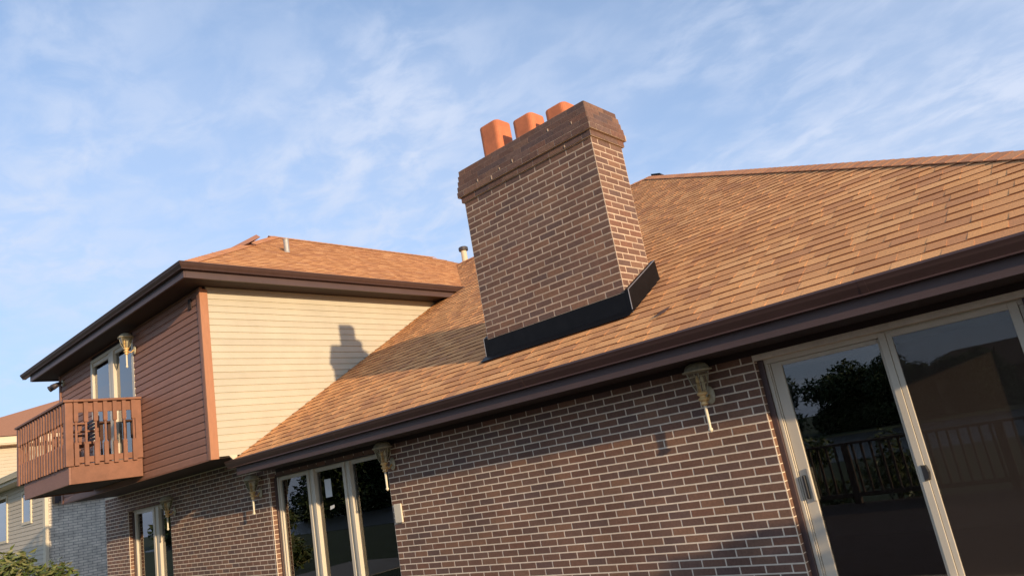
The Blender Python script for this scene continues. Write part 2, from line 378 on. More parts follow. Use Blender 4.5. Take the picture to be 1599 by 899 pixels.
# brick returns at the left jambs (facing +x) of the openings
for h in HOLES:
    fr = (lambda X: (lambda a, z, d: Vector((X + d, a, z))))(h[0])
    ja = brick_rows(.004, .088, z0w, h[3], CH, .5, 0)
    ja = [(.004, .088, r[2], r[3], r[4]) for r in ja if r[3] > max(h[2], 0.2)]
    lay_bricks(ja, fr, wobj, 0, joint=.0075, stuffname='jamb_brickwork')
# outer side walls
e = MB(); e.box(XR - .09, XR, .09, 13.7, -.6, 2.3); e.box(XL, XL + .09, .09, 13, -.6, 2.4); e.box(XL, XR, 13.7, 13.8, -.6, 2.3)
e.build('side_wall', 'brick', house)
# interior
it = MB(); it.box(XL + .1, XR - .1, .1, 13.6, -.12, -.03); it.build('interior_floor', 'floor', house)
it = MB(); it.box(-9.7, XR - .1, .1, 13.6, 2.2, 2.24); it.box(XL + .1, -9.95, .1, 13, 2.28, 2.32); it.build('interior_ceiling', 'room', house)
it = MB(); it.box(XL + .1, XR - .1, 4.2, 4.25, -.03, 2.2); it.box(-5.6, -5.5, .1, 4.2, -.03, 2.2); it.box(-11.6, -11.5, .1, 4.2, -.03, 2.2); it.build('interior_wall', 'room', house)

# --- chimney
CX0, CX1, CY0, CY1 = -5.325, -3.485, .03, .585
zr = lambda y: 2.748 + S * (y - .03)           # top of the shingles of the main slope
ch = MB(); ch.box(CX0, CX1, CY0, CY1, 2.3, 2.945 + 24 * CH)
chim = ch.build('chimney', 'mortar_brown', house)
cw = (CX1 - CX0) / 8.5; dw = (CY1 - CY0) / 2.5
ZC = 2.945 + 24 * CH
fr_f = lambda a, z, d: Vector((a, CY0 - d, z)); fr_r = lambda a, z, d: Vector((CX1 + d, a, z))
fr_l = lambda a, z, d: Vector((CX0 - d, -a, z)); fr_b = lambda a, z, d: Vector((-a, CY1 + d, z))
Z0C = 2.945 - 3 * CH
lay_bricks(brick_rows(CX0, CX1, Z0C, ZC, CH, cw, CX0), fr_f, chim, 212)
lay_bricks(brick_rows(CY0, CY1, Z0C, ZC, CH, dw, CY0, flip=1), fr_r, chim, 68)
lay_bricks(brick_rows(-CY1, -CY0, Z0C, ZC, CH, dw, -CY1), fr_l, chim, 0)
lay_bricks(brick_rows(-CX1, -CX0, Z0C, ZC, CH, cw, -CX1), fr_b, chim, 0)
offs = [(.024, 0), (.052, 1), (.043, 2), (.033, 3), (.023, 4), (.012, 5)]
for o_, k in offs:
    zb = ZC + k * CH * .97; zt = zb + CH * .97
    x0, x1, y0, y1 = CX0 - o_, CX1 + o_, CY0 - o_, CY1 + o_
    core = MB(); core.box(x0 + .002, x1 - .002, y0 + .002, y1 - .002, zb, zt + (.0 if k < 5 else -.012)); core.build('corbel_course', 'mortar_dark' if k > 1 else 'mortar_brown', chim)
    sh = (.5 if k % 2 else 0)
    lay_bricks(brick_rows(x0, x1, zb, zt, CH * .97, (x1 - x0) / 8.5, x0 + sh * cw), lambda a, z, d, y0=y0: Vector((a, y0 - d, z)), chim, 9 if k else 9, material='brick_cap', joint=.008, prd=.002)
    lay_bricks(brick_rows(y0, y1, zb, zt, CH * .97, (y1 - y0) / 2.5, y0 + sh * dw), lambda a, z, d, x1=x1: Vector((x1 + d, a, z)), chim, 3, material='brick_cap', joint=.008, prd=.002)
    lay_bricks(brick_rows(-y1, -y0, zb, zt, CH * .97, (y1 - y0) / 2.5, -y1 + sh * dw), lambda a, z, d, x0=x0: Vector((x0 - d, -a, z)), chim, 0, material='brick_cap', joint=.008, prd=.002)
ZT = ZC + 6 * CH * .97
# mortar smears left on the corbel's head joints
for i in range(7):
    a = random.uniform(CX0 + .05, CX1 - .03); k = random.choice([0, 0, 0, 1, 1, 1, 1, 2, 2, 3, 4]); o_ = offs[k][0]
    zb = ZC + k * CH * .97 + .008; sm = MB(); wd = random.uniform(.008, .013); hh = random.uniform(.025, .05)
    sm.box(a, a + wd, CY0 - o_ - .0065, CY0 - o_ + .004, zb, zb + hh)
    sm.build('mortar_smear', 'mortar_brown', chim)
# wash (crown) and clay flue pots
cr = MB(); cr.box(CX0 + .01, CX1 - .01, CY0 + .01, CY1 - .01, ZT - .02, ZT + .012); cr.build('chimney_crown', 'mortar_dark', chim)
def flue(x0, x1, y0, y1, zt, tilt=0):
    def loop(ins, z, r):
        pts = []
        for cxx, cyy, a0 in ((x1 - ins - r, y1 - ins - r, 0), (x0 + ins + r, y1 - ins - r, 90), (x0 + ins + r, y0 + ins + r, 180), (x1 - ins - r, y0 + ins + r, 270)):
            for q in range(6):
                a = math.radians(a0 + q * 18); pts.append((cxx + r * math.cos(a), cyy + r * math.sin(a), z))
        return pts
    b = MB(); L = [loop(0, ZT - .3, .06), loop(0, zt - .012, .06), loop(.006, zt, .055), loop(.026, zt, .04), loop(.03, zt - .01, .04), loop(.03, ZT + .02, .04)]
    n = 24
    for l in L: b.v += l
    for i in range(5):
        for k in range(n): b.f.append((i * n + k, i * n + (k + 1) % n, (i + 1) * n + (k + 1) % n, (i + 1) * n + k))
    b.f.append(tuple(5 * n + k for k in range(n)))
    return b.build('flue_pot', 'clay', chim, smooth=False)
for x0, x1, zt in ((-5.02, -4.72, 5.40), (-4.52, -4.23, 5.25), (-4.06, -3.78, 5.155)):
    flue(x0, x1, .13, .40, zt)
# --- flashing round the chimney
f = MB(); f.extrude([(CY0 - .012, zr(CY0 - .012) - .02), (CY0 - .012, 2.945), (CY0 - .002, 2.945), (CY0 - .002, zr(CY0) - .02)], CX0 - .01, CX1 + .035, 'x')
f.build('front_flashing', 'flash', house)
f = MB(); f.extrude([(CY0 - .10, zr(CY0 - .10) + .012), (CY0 - .10, zr(CY0 - .1) + .02), (CY0 - .012, zr(CY0) + .022), (CY0 - .012, zr(CY0) + .008)], CX0 - .07, CX1 + .06, 'x')
f.build('apron_flashing', 'flash', house)
for sx, xa in ((1, CX1), (-1, CX0)):
    xs_ = (xa + .004 * sx, xa + .05 * sx)
    pr = [(CY0 - .014, zr(CY0) - .01), (CY1 + .075, zr(CY1 + .075) - .01), (CY1 + .05, zr(CY1) + .24), (CY0 - .014, zr(CY0) + .215)]
    f = MB(); n0 = 4
    for X in (min(xs_), max(xs_)):
        f.v += [(X, q[0], q[1]) for q in pr]
    f.f += [(0, 1, 2, 3)[::-1], (4, 5, 6, 7)] + [(i, (i + 1) % 4, 4 + (i + 1) % 4, 4 + i) for i in range(4)]
    f.build('side_flashing', 'flash', house)
    X = max(xs_) if sx > 0 else min(xs_)
    ed = MB()
    for i in (2, 3):
        a, b_ = pr[i], pr[(i + 1) % 4]
        ed.tube([(X, a[0], a[1]), (X, b_[0], b_[1])], .0045, 6)
    ed.build('flashing_edge', 'flash_edge', house)

# --- roof
YE, ZE, XE = -.66, zr(-.66), 1.03       # eave lines of the shingles
YRG = 6.85; ZRG = zr(YRG); XRG = XE - (YRG - YE)
dk = MB(); t_ = -.028
YB = 2 * YRG - YE; ZEB = ZE
XLF = -9.93
dk.add([(XLF, YE, ZE + t_), (XE, YE, ZE + t_), (XRG, YRG, ZRG + t_), (-12.6, YRG, ZRG + t_), (-12.6, 4.0, zr(4.0) + t_), (XLF, 4.0, zr(4.0) + t_),
        (XE, YB, ZE + t_), (-16, YB, ZE + t_), (-16, YRG, ZRG + t_)],
       [(0, 1, 2, 3, 4, 5), (1, 6, 2), (2, 6, 7, 8, 3)])
roof = dk.build('main_roof', 'deck_roof', house)
def tab_mesh(wb0, wb1, wt0, wt1, ln, th):
    """tab in local frame: x along course, y up the slope, z normal; butt edge at y=0"""
    b = MB(); b.add([(wb0, 0, -.004), (wb1, 0, -.004), (wb0, 0, th), (wb1, 0, th), (wt0, ln, .0), (wt1, ln, .0)], [(0, 1, 3, 2), (2, 3, 5, 4), (0, 2, 4), (1, 5, 3)]); return b
TABC = {}
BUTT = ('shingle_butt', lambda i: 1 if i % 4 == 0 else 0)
EXPO = .143
def shingle_slope(O, ex, eu, length, lo, hi, parent, limit, seed, stuffname='shingle_field', mrg=0):
    """courses from u=0 to length along eu; lo/hi(u) bounds along ex"""
    rnd = random.Random(seed); O = Vector(O); ex = Vector(ex); eu = Vector(eu); nz = ex.cross(eu)
    if nz.z < 0: nz = -nz
    Rm = Matrix((ex, eu, nz)).transposed().to_4x4()
    if Rm.determinant() < 0:
        pass
    tabs = []; WD = [.12, .15, .18, .22, .27, .32]; n = int(length / EXPO)
    for k in range(n):
        u0 = k * EXPO; u1 = min(u0 + EXPO + .02, length); a = lo(u0) - rnd.uniform(0, .3); e_ = hi(u0)
        lap = 0
        while a < e_:
            wd = rnd.choice(WD); a1 = a + wd; lap ^= 1
            b0, b1 = max(a, lo(u0)), min(a1, hi(u0)); t0, t1 = max(a, lo(u1)), min(a1, hi(u1))
            if b1 - b0 > .01:
                t0 = min(t0, t1) if t1 < t0 else t0
                full = abs(b0 - a) < 1e-6 and abs(b1 - a1) < 1e-6 and abs(t0 - a) < 1e-6 and abs(t1 - a1) < 1e-6
                th = (.0135 if lap else .0085) + rnd.uniform(-.001, .001); th = .0115 if lap else .0075
                c = O + ex * ((a + a1) / 2) + eu * (u0 + .07)
                tabs.append((a, a1, b0, b1, t0, t1, u0, u1 - u0, th, full, wd, c, rnd.uniform(-.003, .003)))
            a = a1
    def size(t):
        q = project(t[11]); return wd_area(t, q)
    def wd_area(t, q):
        return t[10] / (q[2] ** 2) if (q and in_frame(t[11], -4)) else 0
    order = sorted(tabs, key=lambda t: -size(t)); rest = MB(); cnt = 0
    for t in order:
        mv = Matrix.Translation(O + ex * t[0] + eu * (t[6] + t[12]) + nz * 0.0) @ Rm
        if cnt < limit and t[9] and size(t) > 0:
            key = (t[10], t[8])
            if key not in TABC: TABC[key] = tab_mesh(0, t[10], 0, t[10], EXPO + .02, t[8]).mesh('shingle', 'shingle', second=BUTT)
            link('shingle', TABC[key], parent, matrix=mv); cnt += 1
        else:
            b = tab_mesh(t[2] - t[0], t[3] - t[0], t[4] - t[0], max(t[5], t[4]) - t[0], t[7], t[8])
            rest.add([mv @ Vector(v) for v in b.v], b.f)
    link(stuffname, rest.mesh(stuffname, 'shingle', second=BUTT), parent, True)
cs = 1 / math.sqrt(1 + S * S)
EU = Vector((0, cs, S * cs))
LEN = (YRG - YE) / cs
BASE = Vector((0, YE, ZE - .012))
shingle_slope(BASE, (1, 0, 0), EU, LEN, lambda u: -9.9 if YE + u * cs < 4.05 else -12.5, lambda u: XE - u * cs, roof, 300, 3)
# a loose dark shingle scrap lying on the roof
def on_main(x, y, d=0.0): return Vector((x, y, zr(y))) + Vector((0, -S * cs, cs)) * d
sc_ = MB(); q0 = [on_main(-3.06, -.28, .012), on_main(-2.97, -.25, .012), on_main(-2.95, -.17, .014), on_main(-3.03, -.21, .012)]
sc_.add(q0 + [v + Vector((0, 0, .006)) for v in q0], [(4, 5, 6, 7), (0, 1, 5, 4), (1, 2, 6, 5), (2, 3, 7, 6), (3, 0, 4, 7)])
tag(sc_.build('shingle_scrap', 'gutter'), 'small dark scrap of shingle lying on the roof below the chimney corner', 'roof scrap')
# ridge and hip caps
def caps(p0, p1, n1, n2, step, halfw, parent, single, material='cap', cover=.19):
    p0 = Vector(p0); p1 = Vector(p1); d = (p1 - p0).normalized(); L = (p1 - p0).length; k = 0; acc = MB()
    e1 = Vector(n1).normalized(); e1 = (d.cross(Vector((0, 0, 1)))).normalized()
    s1 = Vector(n1) - d * Vector(n1).dot(d); s2 = Vector(n2) - d * Vector(n2).dot(d); s1.normalize(); s2.normalize()
    upv = (s1 + s2); upv = -upv.normalized() if upv.z > 0 else -upv.normalized()
    upv = upv if upv.z > 0 else -upv
    me = None
    b = MB(); ln = step + .05; th = .006
    def ring(y, lift):
        c = d * y + upv * lift
        return [c + s1 * halfw, c, c + s2 * halfw]
    A = ring(0, .009 + th); B = ring(0, .003); C = ring(ln, .008)
    b.add(A + B + C, [(0, 1, 4, 3), (1, 2, 5, 4), (0, 6, 7, 1), (1, 7, 8, 2), (3, 6, 0), (2, 8, 5)])
    if single: me = b.mesh('ridge_cap', material)
    while k * step < L:
        pos = p0 + d * (k * step)
        if single: link('ridge_cap', me, parent, matrix=Matrix.Translation(pos))
        else: acc.add([pos + Vector(v) for v in b.v], b.f)
        k += 1
    if not single: acc.build('ridge_cap_strip', material, parent, stuff=True)
down_f = Vector((0, -1, -S)).normalized(); down_r = Vector((1, 0, -S)).normalized(); down_b = Vector((0, 1, -S)).normalized(); down_l = Vector((-1, 0, -S)).normalized()
caps((XE, YE, ZE), (XRG, YRG, ZRG), down_f, down_r, .142, .135, roof, True)
caps((XRG - .03, YRG, ZRG), (-12.5, YRG, ZRG), down_f, down_b, .142, .15, roof, False)
# --- main gutter, fascia, soffit
def kgutter(b, y_out, z_top, h, wd, a, b1, ax, sgn=1):
    # profile across: q = distance in from the outer lip
    pr = [(0, z_top), (-.004, z_top - .012), (0.006, z_top - .03), (.012, z_top - .045), (.038, z_top - h + .022), (.044, z_top - h + .012), (.036, z_top - h), (wd, z_top - h), (wd, z_top), (wd - .006, z_top), (wd - .006, z_top - h + .008), (.05, z_top - h + .008), (.018, z_top - .04), (.012, z_top - .008)]
    b.extrude([(y_out + sgn * q, z) for q, z in pr], a, b1, ax)
GY, GZ = -.715, 2.335
gt = MB(); kgutter(gt, GY, GZ, .105, .115, -10.07, 1.08, 'x'); gt.build('gutter', 'gutter', house)
for xs0 in (-7.4, -4.35, -1.3):
    gs = MB(); kgutter(gs, GY - .0015, GZ + .001, .107, .116, xs0, xs0 + .045, 'x'); gs.build('gutter_seam', 'gutter', house)
fa = MB(); fa.box(-9.95, 1.0, -.605, -.575, 2.122, 2.335); fa.build('fascia_board', 'fascia', house)
dr = MB(); dr.extrude([(-.70, GZ + .006), (-.66, ZE + .002), (-.60, ZE + .01), (-.60, ZE - .01), (-.70, GZ - .002)], -9.94, 1.03, 'x'); dr.build('drip_edge', 'gutter', house)
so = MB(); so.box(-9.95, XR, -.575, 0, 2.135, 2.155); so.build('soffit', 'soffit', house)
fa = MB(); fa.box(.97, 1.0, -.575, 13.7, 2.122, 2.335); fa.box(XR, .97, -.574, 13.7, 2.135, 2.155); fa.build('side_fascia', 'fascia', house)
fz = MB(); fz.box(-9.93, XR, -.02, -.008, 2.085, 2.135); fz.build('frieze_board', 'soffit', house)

# ------------------------------------------------------------------ wing (second storey)
WX0, WX1, WY = -16.17, -9.91, -.97
WZ0, WZS = 2.39, 4.87
core = MB(); core.box(WX0 + .03, -14.45, WY + .03, WY + .1, WZ0, WZS + .1); core.box(-14.45, -12.45, WY + .03, WY + .1, 4.78, WZS + .1); core.box(-12.45, WX1 - .03, WY + .03, WY + .1, WZ0, WZS + .1); core.box(-14.45, -12.45, WY + .03, WY + .1, WZ0, 2.72)
core.box(WX1 - .1, WX1 - .03, WY + .1, 9.5, WZ0, WZS + .1); core.box(WX0 + .03, WX0 + .1, WY + .1, 9.5, WZ0, WZS + .1); core.box(WX0 + .03, WX1 - .03, 9.5, 9.6, WZ0, WZS + .1)
core.build('wing_wall', 'soffit', house)
fl = MB(); fl.box(WX0 + .03, WX1 - .03, WY + .03, 9.5, WZ0 - .01, WZ0 + .06); fl.build('wing_floor', 'soffit', house)
ce = MB(); ce.box(WX0 + .11, WX1 - .11, WY + .11, 9.4, 4.9, 4.94); ce.box(WX0 + .11, WX1 - .11, 3.2, 3.25, 2.45, 4.9); ce.build('wing_interior_wall', 'room', house)
EXS = .1075
def board_y(x0, x1, z0, z1, par, material):   # board on a -y face
    b = MB(); b.extrude([(WY + .016, z0), (WY, z0 + .004), (WY + .002, z0 + .01), (WY + .004, z1 - .028), (WY + .014, z1 - .012), (WY + .014, z1 + .006), (WY + .032, z1 + .006), (WY + .032, z0)], x0, x1, 'x')
    return b.build('siding_board', material, par)
wf = MB(); wf.box(WX0 + .02, WX0 + .05, WY + .02, WY + .03, WZ0, WZS); sidf = wf.build('siding_front', 'brown_siding', house)
k = 0; z = WZ0
while z < WZS:
    z1 = min(z + EXS, WZS + .02)
    if z1 > 2.74 and z < 4.79:
        board_y(WX0, -14.44, z, z1, sidf, 'brown_siding'); board_y(-12.44, WX1 - .09, z, z1, sidf, 'brown_siding')
    else: board_y(WX0, WX1 - .09, z, z1, sidf, 'brown_siding')
    z = z1
# beige side wall (faces +x)
ws = MB(); ws.box(WX1 - .031, WX1 - .03, WY + .05, 3.0, WZ0, WZ0 + .05); sids = ws.build('siding_side', 'beige_siding', house)
z = WZ0 + .01
while z < WZS - .01:
    z1 = z + .1; ye = min((z1 - 2.748) / S + .03 + .25, 4.6)
    ye = max(ye, -.62)
    b = MB(); X = WX1
    b.extrude([(X - .016, z), (X, z + .004), (X - .002, z + .01), (X - .004, z1 - .024), (X - .014, z1 - .011), (X - .014, z1 + .005), (X - .032, z1 + .005), (X - .032, z)], WY + .09, ye, 'y')
    b.build('siding_board', 'beige_siding', sids); z = z1
# corner trim
ct = MB(); ct.box(WX1 - .095, WX1 + .012, WY - .012, WY + .03, WZ0 - .015, WZS); bevel(ct.build('corner_trim', 'brown_siding', house), .004)
ct = MB(); ct.box(WX1 - .03, WX1 + .014, WY - .0145, WY + .105, WZ0 - .018, WZS - .03); bevel(ct.build('corner_trim', 'tan_trim', house), .004)
ct = MB(); ct.box(WX0 - .012, WX0 + .07, WY - .012, WY + .03, WZ0 - .015, WZS); ct.build('corner_trim', 'brown_siding', house)
sv = MB(); sv.box(-10.29, -10.2, WY - .012, WY + .01, 4.62, 4.78); sv.build('wall_vent', 'soffit', house)
bt = MB(); bt.box(WX0, WX1 - .03, WY - .005, WY + .03, WZ0 - .02, WZ0); bt.build('starter_strip', 'brown_paint', house)
# little white step flashing at the foot of the beige wall
sf = MB(); sf.add([(WX1 + .006, -.72, 2.405), (WX1 + .006, -.60, 2.405), (WX1 + .006, -.60, 2.36), (WX1 + .006, -.66, 2.34), (WX1 - .02, -.72, 2.405), (WX1 - .02, -.60, 2.405), (WX1 - .02, -.60, 2.36), (WX1 - .02, -.66, 2.34)], [(0, 1, 2, 3)[::-1], (4, 5, 6, 7), (0, 1, 5, 4), (1, 2, 6, 5), (2, 3, 7, 6), (3, 0, 4, 7)]); sf.build('kickout_flashing', 'n_trim', house)
# wing roof
OVH = .45; WEX = WX1 + OVH; WEY = WY - OVH; WEZ = 5.062 - .0
zx = lambda x: WEZ + S * (WEX - x)
WXL = -16.86; HALF = (WEX - WXL) / 2; AX = (WEX + WXL) / 2; AY = WEY + HALF; AZ = WEZ + S * HALF; AYB = 6.9
dk = MB(); t_ = -.028
dk.add([(WEX, WEY, WEZ + t_), (WXL, WEY, WEZ + t_), (AX, AY, AZ + t_), (AX, AYB, AZ + t_), (WEX, AYB + HALF, WEZ + t_), (WXL, AYB + HALF, WEZ + t_)],
       [(1, 0, 2), (0, 4, 3, 2), (5, 1, 2, 3), (4, 5, 3)])
wroof = dk.build('wing_roof', 'deck_roof', house)
EUX = Vector((-cs, 0, S * cs))
shingle_slope((WEX, 0, WEZ - .012), (0, 1, 0), EUX, HALF / cs, lambda u: WEY + u * cs, lambda u: AYB + HALF - u * cs, wroof, 0, 5)
caps((WEX - .12, WEY + .12, WEZ + .12 * S), (AX, AY, AZ), down_f, down_r, .142, .14, wroof, False)
caps((AX, AYB, AZ), (AX, AY - .05, AZ), down_r, down_l, .142, .14, wroof, False)
# wing gutters, fascia, soffit
GO = .495
def mitre(b, z_top, h, wd):
    pr = [(0, z_top), (-.004, z_top - .012), (.006, z_top - .03), (.012, z_top - .045), (.038, z_top - h + .022), (.044, z_top - h + .012), (.036, z_top - h), (wd, z_top - h), (wd, z_top)]
    return pr
pr = mitre(None, 5.075, .10, .1)
gx = WX1 + GO; gy = WY - GO
b = MB(); b.extrude([(gy + q, z) for q, z in pr], -16.9, lambda p_, q_: gx - (p_ - gy), 'x'); b.build('gutter', 'gutter', house)
b = MB(); b.extrude([(gx - q, z) for q, z in pr], lambda p_, q_: gy + (gx - p_), 4.12, 'y'); b.build('gutter', 'gutter', house)
b = MB(); b.box(-16.58, WX1 + .39, WY - .40, WY - .37, 4.868, 5.04); b.build('fascia_board', 'fascia', house)
b = MB(); b.box(WX1 + .36, WX1 + .395, WY - .37, 3.86, 4.868, 5.04); b.build('fascia_board', 'fascia', house)
b = MB(); b.box(-16.6, -16.57, WY - .37, 9, 4.868, 5.04); b.build('fascia_board', 'fascia', house)
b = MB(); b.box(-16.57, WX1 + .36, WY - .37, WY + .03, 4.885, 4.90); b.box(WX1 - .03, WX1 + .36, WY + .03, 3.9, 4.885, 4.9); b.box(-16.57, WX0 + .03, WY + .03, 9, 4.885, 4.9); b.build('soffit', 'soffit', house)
b = MB(); b.box(WX1 + .30, WX1 + .40, 3.78, 3.87, 4.80, 4.90); b.box(WX1 + .36, WX1 + .42, 3.86, 3.98, 4.83, 4.93); b.tube([(WX1 + .46, 4.0, 4.99), (WX1 + .45, 4.0, 4.90), (WX1 + .40, 3.93, 4.86)], .03, 8); b.build('gutter_outlet', 'gutter', house)
# roof fittings
b = MB(); b.lathe([(.06, -.05), (.05, .0), (.05, .23), (.06, .235), (.06, .25), (.035, .25)], (-11.40, 1.47, zx(-11.40)), 14); b.build('vent_pipe', 'grey_pipe', wroof, smooth=False)
b = MB(); b.lathe([(.085, -.2), (.075, .35), (.075, .36)], (-12.41, 7.3, 6.83), 14); vp = b.build('vent_pipe', 'cream_pipe', roof)
b = MB(); b.lathe([(.12, .36), (.125, .375), (.125, .44), (.1, .46)], (-12.41, 7.3, 6.83), 14); b.build('vent_cap', 'dark_metal', roof)
b = MB(); b.add([(-6.50, 7.0, 6.72), (-6.30, 7.0, 6.72), (-6.30, 7.3, 6.70), (-6.50, 7.3, 6.70), (-6.52, 7.0, 6.83), (-6.32, 7.0, 6.77), (-6.32, 7.3, 6.76), (-6.52, 7.3, 6.82)], [(0, 1, 5, 4), (1, 2, 6, 5), (2, 3, 7, 6), (3, 0, 4, 7), (4, 5, 6, 7)]); b.build('roof_vent', 'flash', roof)
# slanted brown vent hood on the wing's front slope
zf = lambda y: WEZ + S * (y - WEY)
b = MB()
hp = [(-11.45, .2), (-12.2, .2), (-12.2, .98), (-11.45, .98)]
vs = [(x, y, zf(y) - .02) for x, y in hp] + [(-11.5, .25, zf(.25) + .05), (-12.15, .25, zf(.25) + .05), (-12.15, .93, zf(.93) + .07), (-11.5, .93, zf(.93) + .07)]
b.add(vs, [(0, 1, 5, 4), (1, 2, 6, 5), (2, 3, 7, 6), (3, 0, 4, 7), (4, 5, 6, 7)]); b.build('vent_hood', 'brown_siding', wroof)

# ------------------------------------------------------------------ windows and doors
def slab(name, x0, x1, y0, y1, z0, z1, m, parent, bw=.004):
    b = MB(); b.box(x0, x1, y0, y1, z0, z1); o = b.build(name, m, parent)
    if bw: bevel(o, bw)
    return o
def part_root(name, x0, x1, y0, y1, z0, z1, m, label=None):
    o = slab(name, x0, x1, y0, y1, z0, z1, m, house); 
    if label: o['label'] = label
    return o
# sliding door
dz1 = 2.058
sd = part_root('sliding_door', -2.375, -.555, .085, .16, 2.0, dz1, 'frame')
slab('door_trim', DOOR[0] + .001, -2.375, .06, .088, -.02, 2.09, 'fascia', sd)
slab('door_trim', -2.375, DOOR[1], .06, .088, 2.0585, 2.11, 'fascia', sd)
slab('door_trim', -.555, DOOR[1], .06, .088, -.02, 2.0585, 'fascia', sd)
for x0, x1, y0 in ((-2.375, -2.345, .085), (-2.343, -2.333, .095), (-.585, -.555, .085)): slab('frame_rail', x0, x1, y0, .16, -.03, 2.0, 'frame', sd)
# left (inner) panel
slab('panel_stile', -2.33, -2.245, .105, .145, .0, 1.998, 'frame', sd); slab('panel_stile', -1.50, -1.45, .112, .145, 0, 1.998, 'frame', sd)
slab('panel_rail', -2.245, -1.50, .107, .143, 1.965, 1.998, 'frame', sd); slab('panel_rail', -2.245, -1.5, .107, .143, 0, .1, 'frame', sd)
slab('pane', -2.25, -1.495, .122, .127, .09, 1.97, 'glass', sd, 0)
# right (outer) panel
slab('panel_stile', -1.475, -1.425, .07, .104, 0, 2.03, 'frame', sd); slab('panel_stile', -1.423, -1.385, .076, .104, 0, 2.02, 'frame', sd); slab('panel_stile', -.645, -.588, .07, .104, 0, 2.03, 'frame', sd)
slab('panel_rail', -1.385, -.645, .072, .102, 1.985, 2.028, 'frame', sd); slab('panel_rail', -1.385, -.645, .072, .102, 0, .1, 'frame', sd)
slab('pane', -1.39, -.64, .09, .094, .09, 1.99, 'glass', sd, 0)
slab('insect_screen', -1.39, -.64, .0805, .0812, .09, 1.99, 'screen', sd, 0)
h = MB(); h.box(-2.305, -2.283, .068, .107, .92, 1.10); bevel(h.build('door_handle', 'black', sd), .008, 3)
h = MB(); h.box(-2.262, -2.238, .082, .107, .90, 1.15); bevel(h.build('pull_plate', 'frame', sd), .006, 3)
h = MB(); h.add([(-1.452, .071, .955), (-1.41, .071, .965), (-1.40, .071, 1.02), (-1.412, .071, 1.065), (-1.452, .071, 1.07), (-1.446, .05, .965), (-1.415, .052, .975), (-1.41, .052, 1.02), (-1.418, .052, 1.055), (-1.446, .05, 1.06)],
     [(9, 8, 7, 6, 5), (0, 1, 6, 5), (1, 2, 7, 6), (2, 3, 8, 7), (3, 4, 9, 8), (4, 0, 5, 9)]); h.build('door_latch', 'black', sd)
# triple window
tw = part_root('triple_window', TRIP[0] + .002, TRIP[1] - .002, .095, .17, 2.02, 2.058, 'frame')
slab('window_trim', TRIP[0] + .001, -10.12, .07, .094, .25, 2.02, 'fascia', tw)
slab('frame_rail', -10.12, -10.085, .095, .17, .25, 2.02, 'frame', tw); slab('frame_rail', -10.08, -10.045, .105, .165, .29, 2.0, 'frame', tw)
slab('frame_rail', -7.39, TRIP[1] - .002, .095, .17, .25, 2.02, 'frame', tw); slab('sill', -10.12, TRIP[1] - .002, .03, .17, .22, .26, 'frame', tw)
for x0, x1 in ((-9.30, -9.10), (-8.42, -8.235)):
    slab('mullion', x0, x0 + .06, .085, .17, .26, 2.02, 'frame', tw); slab('mullion', x0 + .062, x1 - .062, .10, .17, .26, 2.02, 'frame', tw); slab('mullion', x1 - .06, x1, .075, .17, .26, 2.02, 'frame', tw)
for x0, x1 in ((-10.045, -9.30), (-9.10, -8.42), (-8.235, -7.39)):
    slab('sash_rail', x0, x1, .11, .16, 1.965, 2.018, 'frame', tw); slab('sash_rail', x0, x1, .11, .16, .265, .32, 'frame', tw)
    slab('pane', x0 - .005, x1 + .005, .132, .137, .3, 1.98, 'glass', tw, 0)
tr = slab('window_trim', -10.12, TRIP[1] - .002, .07, .094, 2.021, 2.058, 'fascia', tw)
# left window (behind the cantilever)
lw = part_root('double_window', LEFTW[0] + .002, LEFTW[1] - .002, .095, .17, 2.0, 2.038, 'frame')
slab('window_trim', LEFTW[0] + .001, -15.55, .07, .094, .3, 2.0, 'fascia', lw)
slab('frame_rail', -15.55, -15.49, .095, .17, .3, 2.0, 'frame', lw); slab('frame_rail', -13.74, LEFTW[1] - .002, .095, .17, .3, 2.0, 'frame', lw); slab('sill', -15.55, LEFTW[1] - .002, .03, .17, .27, .31, 'frame', lw)
for x0, x1, y0 in ((-14.66, -14.58, .085), (-14.57, -14.48, .1), (-14.47, -14.38, .08)): slab('mullion', x0, x1, y0, .17, .31, 2.0, 'frame', lw)
for x0, x1 in ((-15.49, -14.66), (-14.38, -13.74)):
    slab('sash_rail', x0, x1, .11, .16, 1.95, 1.998, 'frame', lw); slab('sash_rail', x0, x1, .11, .16, .32, .37, 'frame', lw); slab('pane', x0 - .004, x1 + .004, .132, .137, .35, 1.96, 'glass', lw, 0)
def curtain(name, x0, x1, y, z0, z1, parent, amp=.025, folds=7):
    b = MB(); n = folds * 8
    for i in range(n + 1):
        x = x0 + (x1 - x0) * i / n; yy = y + amp * math.sin(i / 8 * 2 * math.pi) + amp * .3 * math.sin(i * .9)
        b.v += [(x, yy, z0), (x, yy, z1), (x, yy + .006, z0), (x, yy + .006, z1)]
    for i in range(n):
        o = i * 4; b.f += [(o, o + 4, o + 5, o + 1), (o + 2, o + 3, o + 7, o + 6), (o + 1, o + 5, o + 7, o + 3), (o, o + 2, o + 6, o + 4)]
    b.f += [(0, 1, 3, 2), (n * 4, n * 4 + 2, n * 4 + 3, n * 4 + 1)]
    return b.build(name, 'curtain', parent, smooth=True)
tag(curtain('curtain', -15.42, -15.1, .32, -.03, 2.05, None), 'cream curtain hanging inside the double window under the balcony wing', 'curtain')
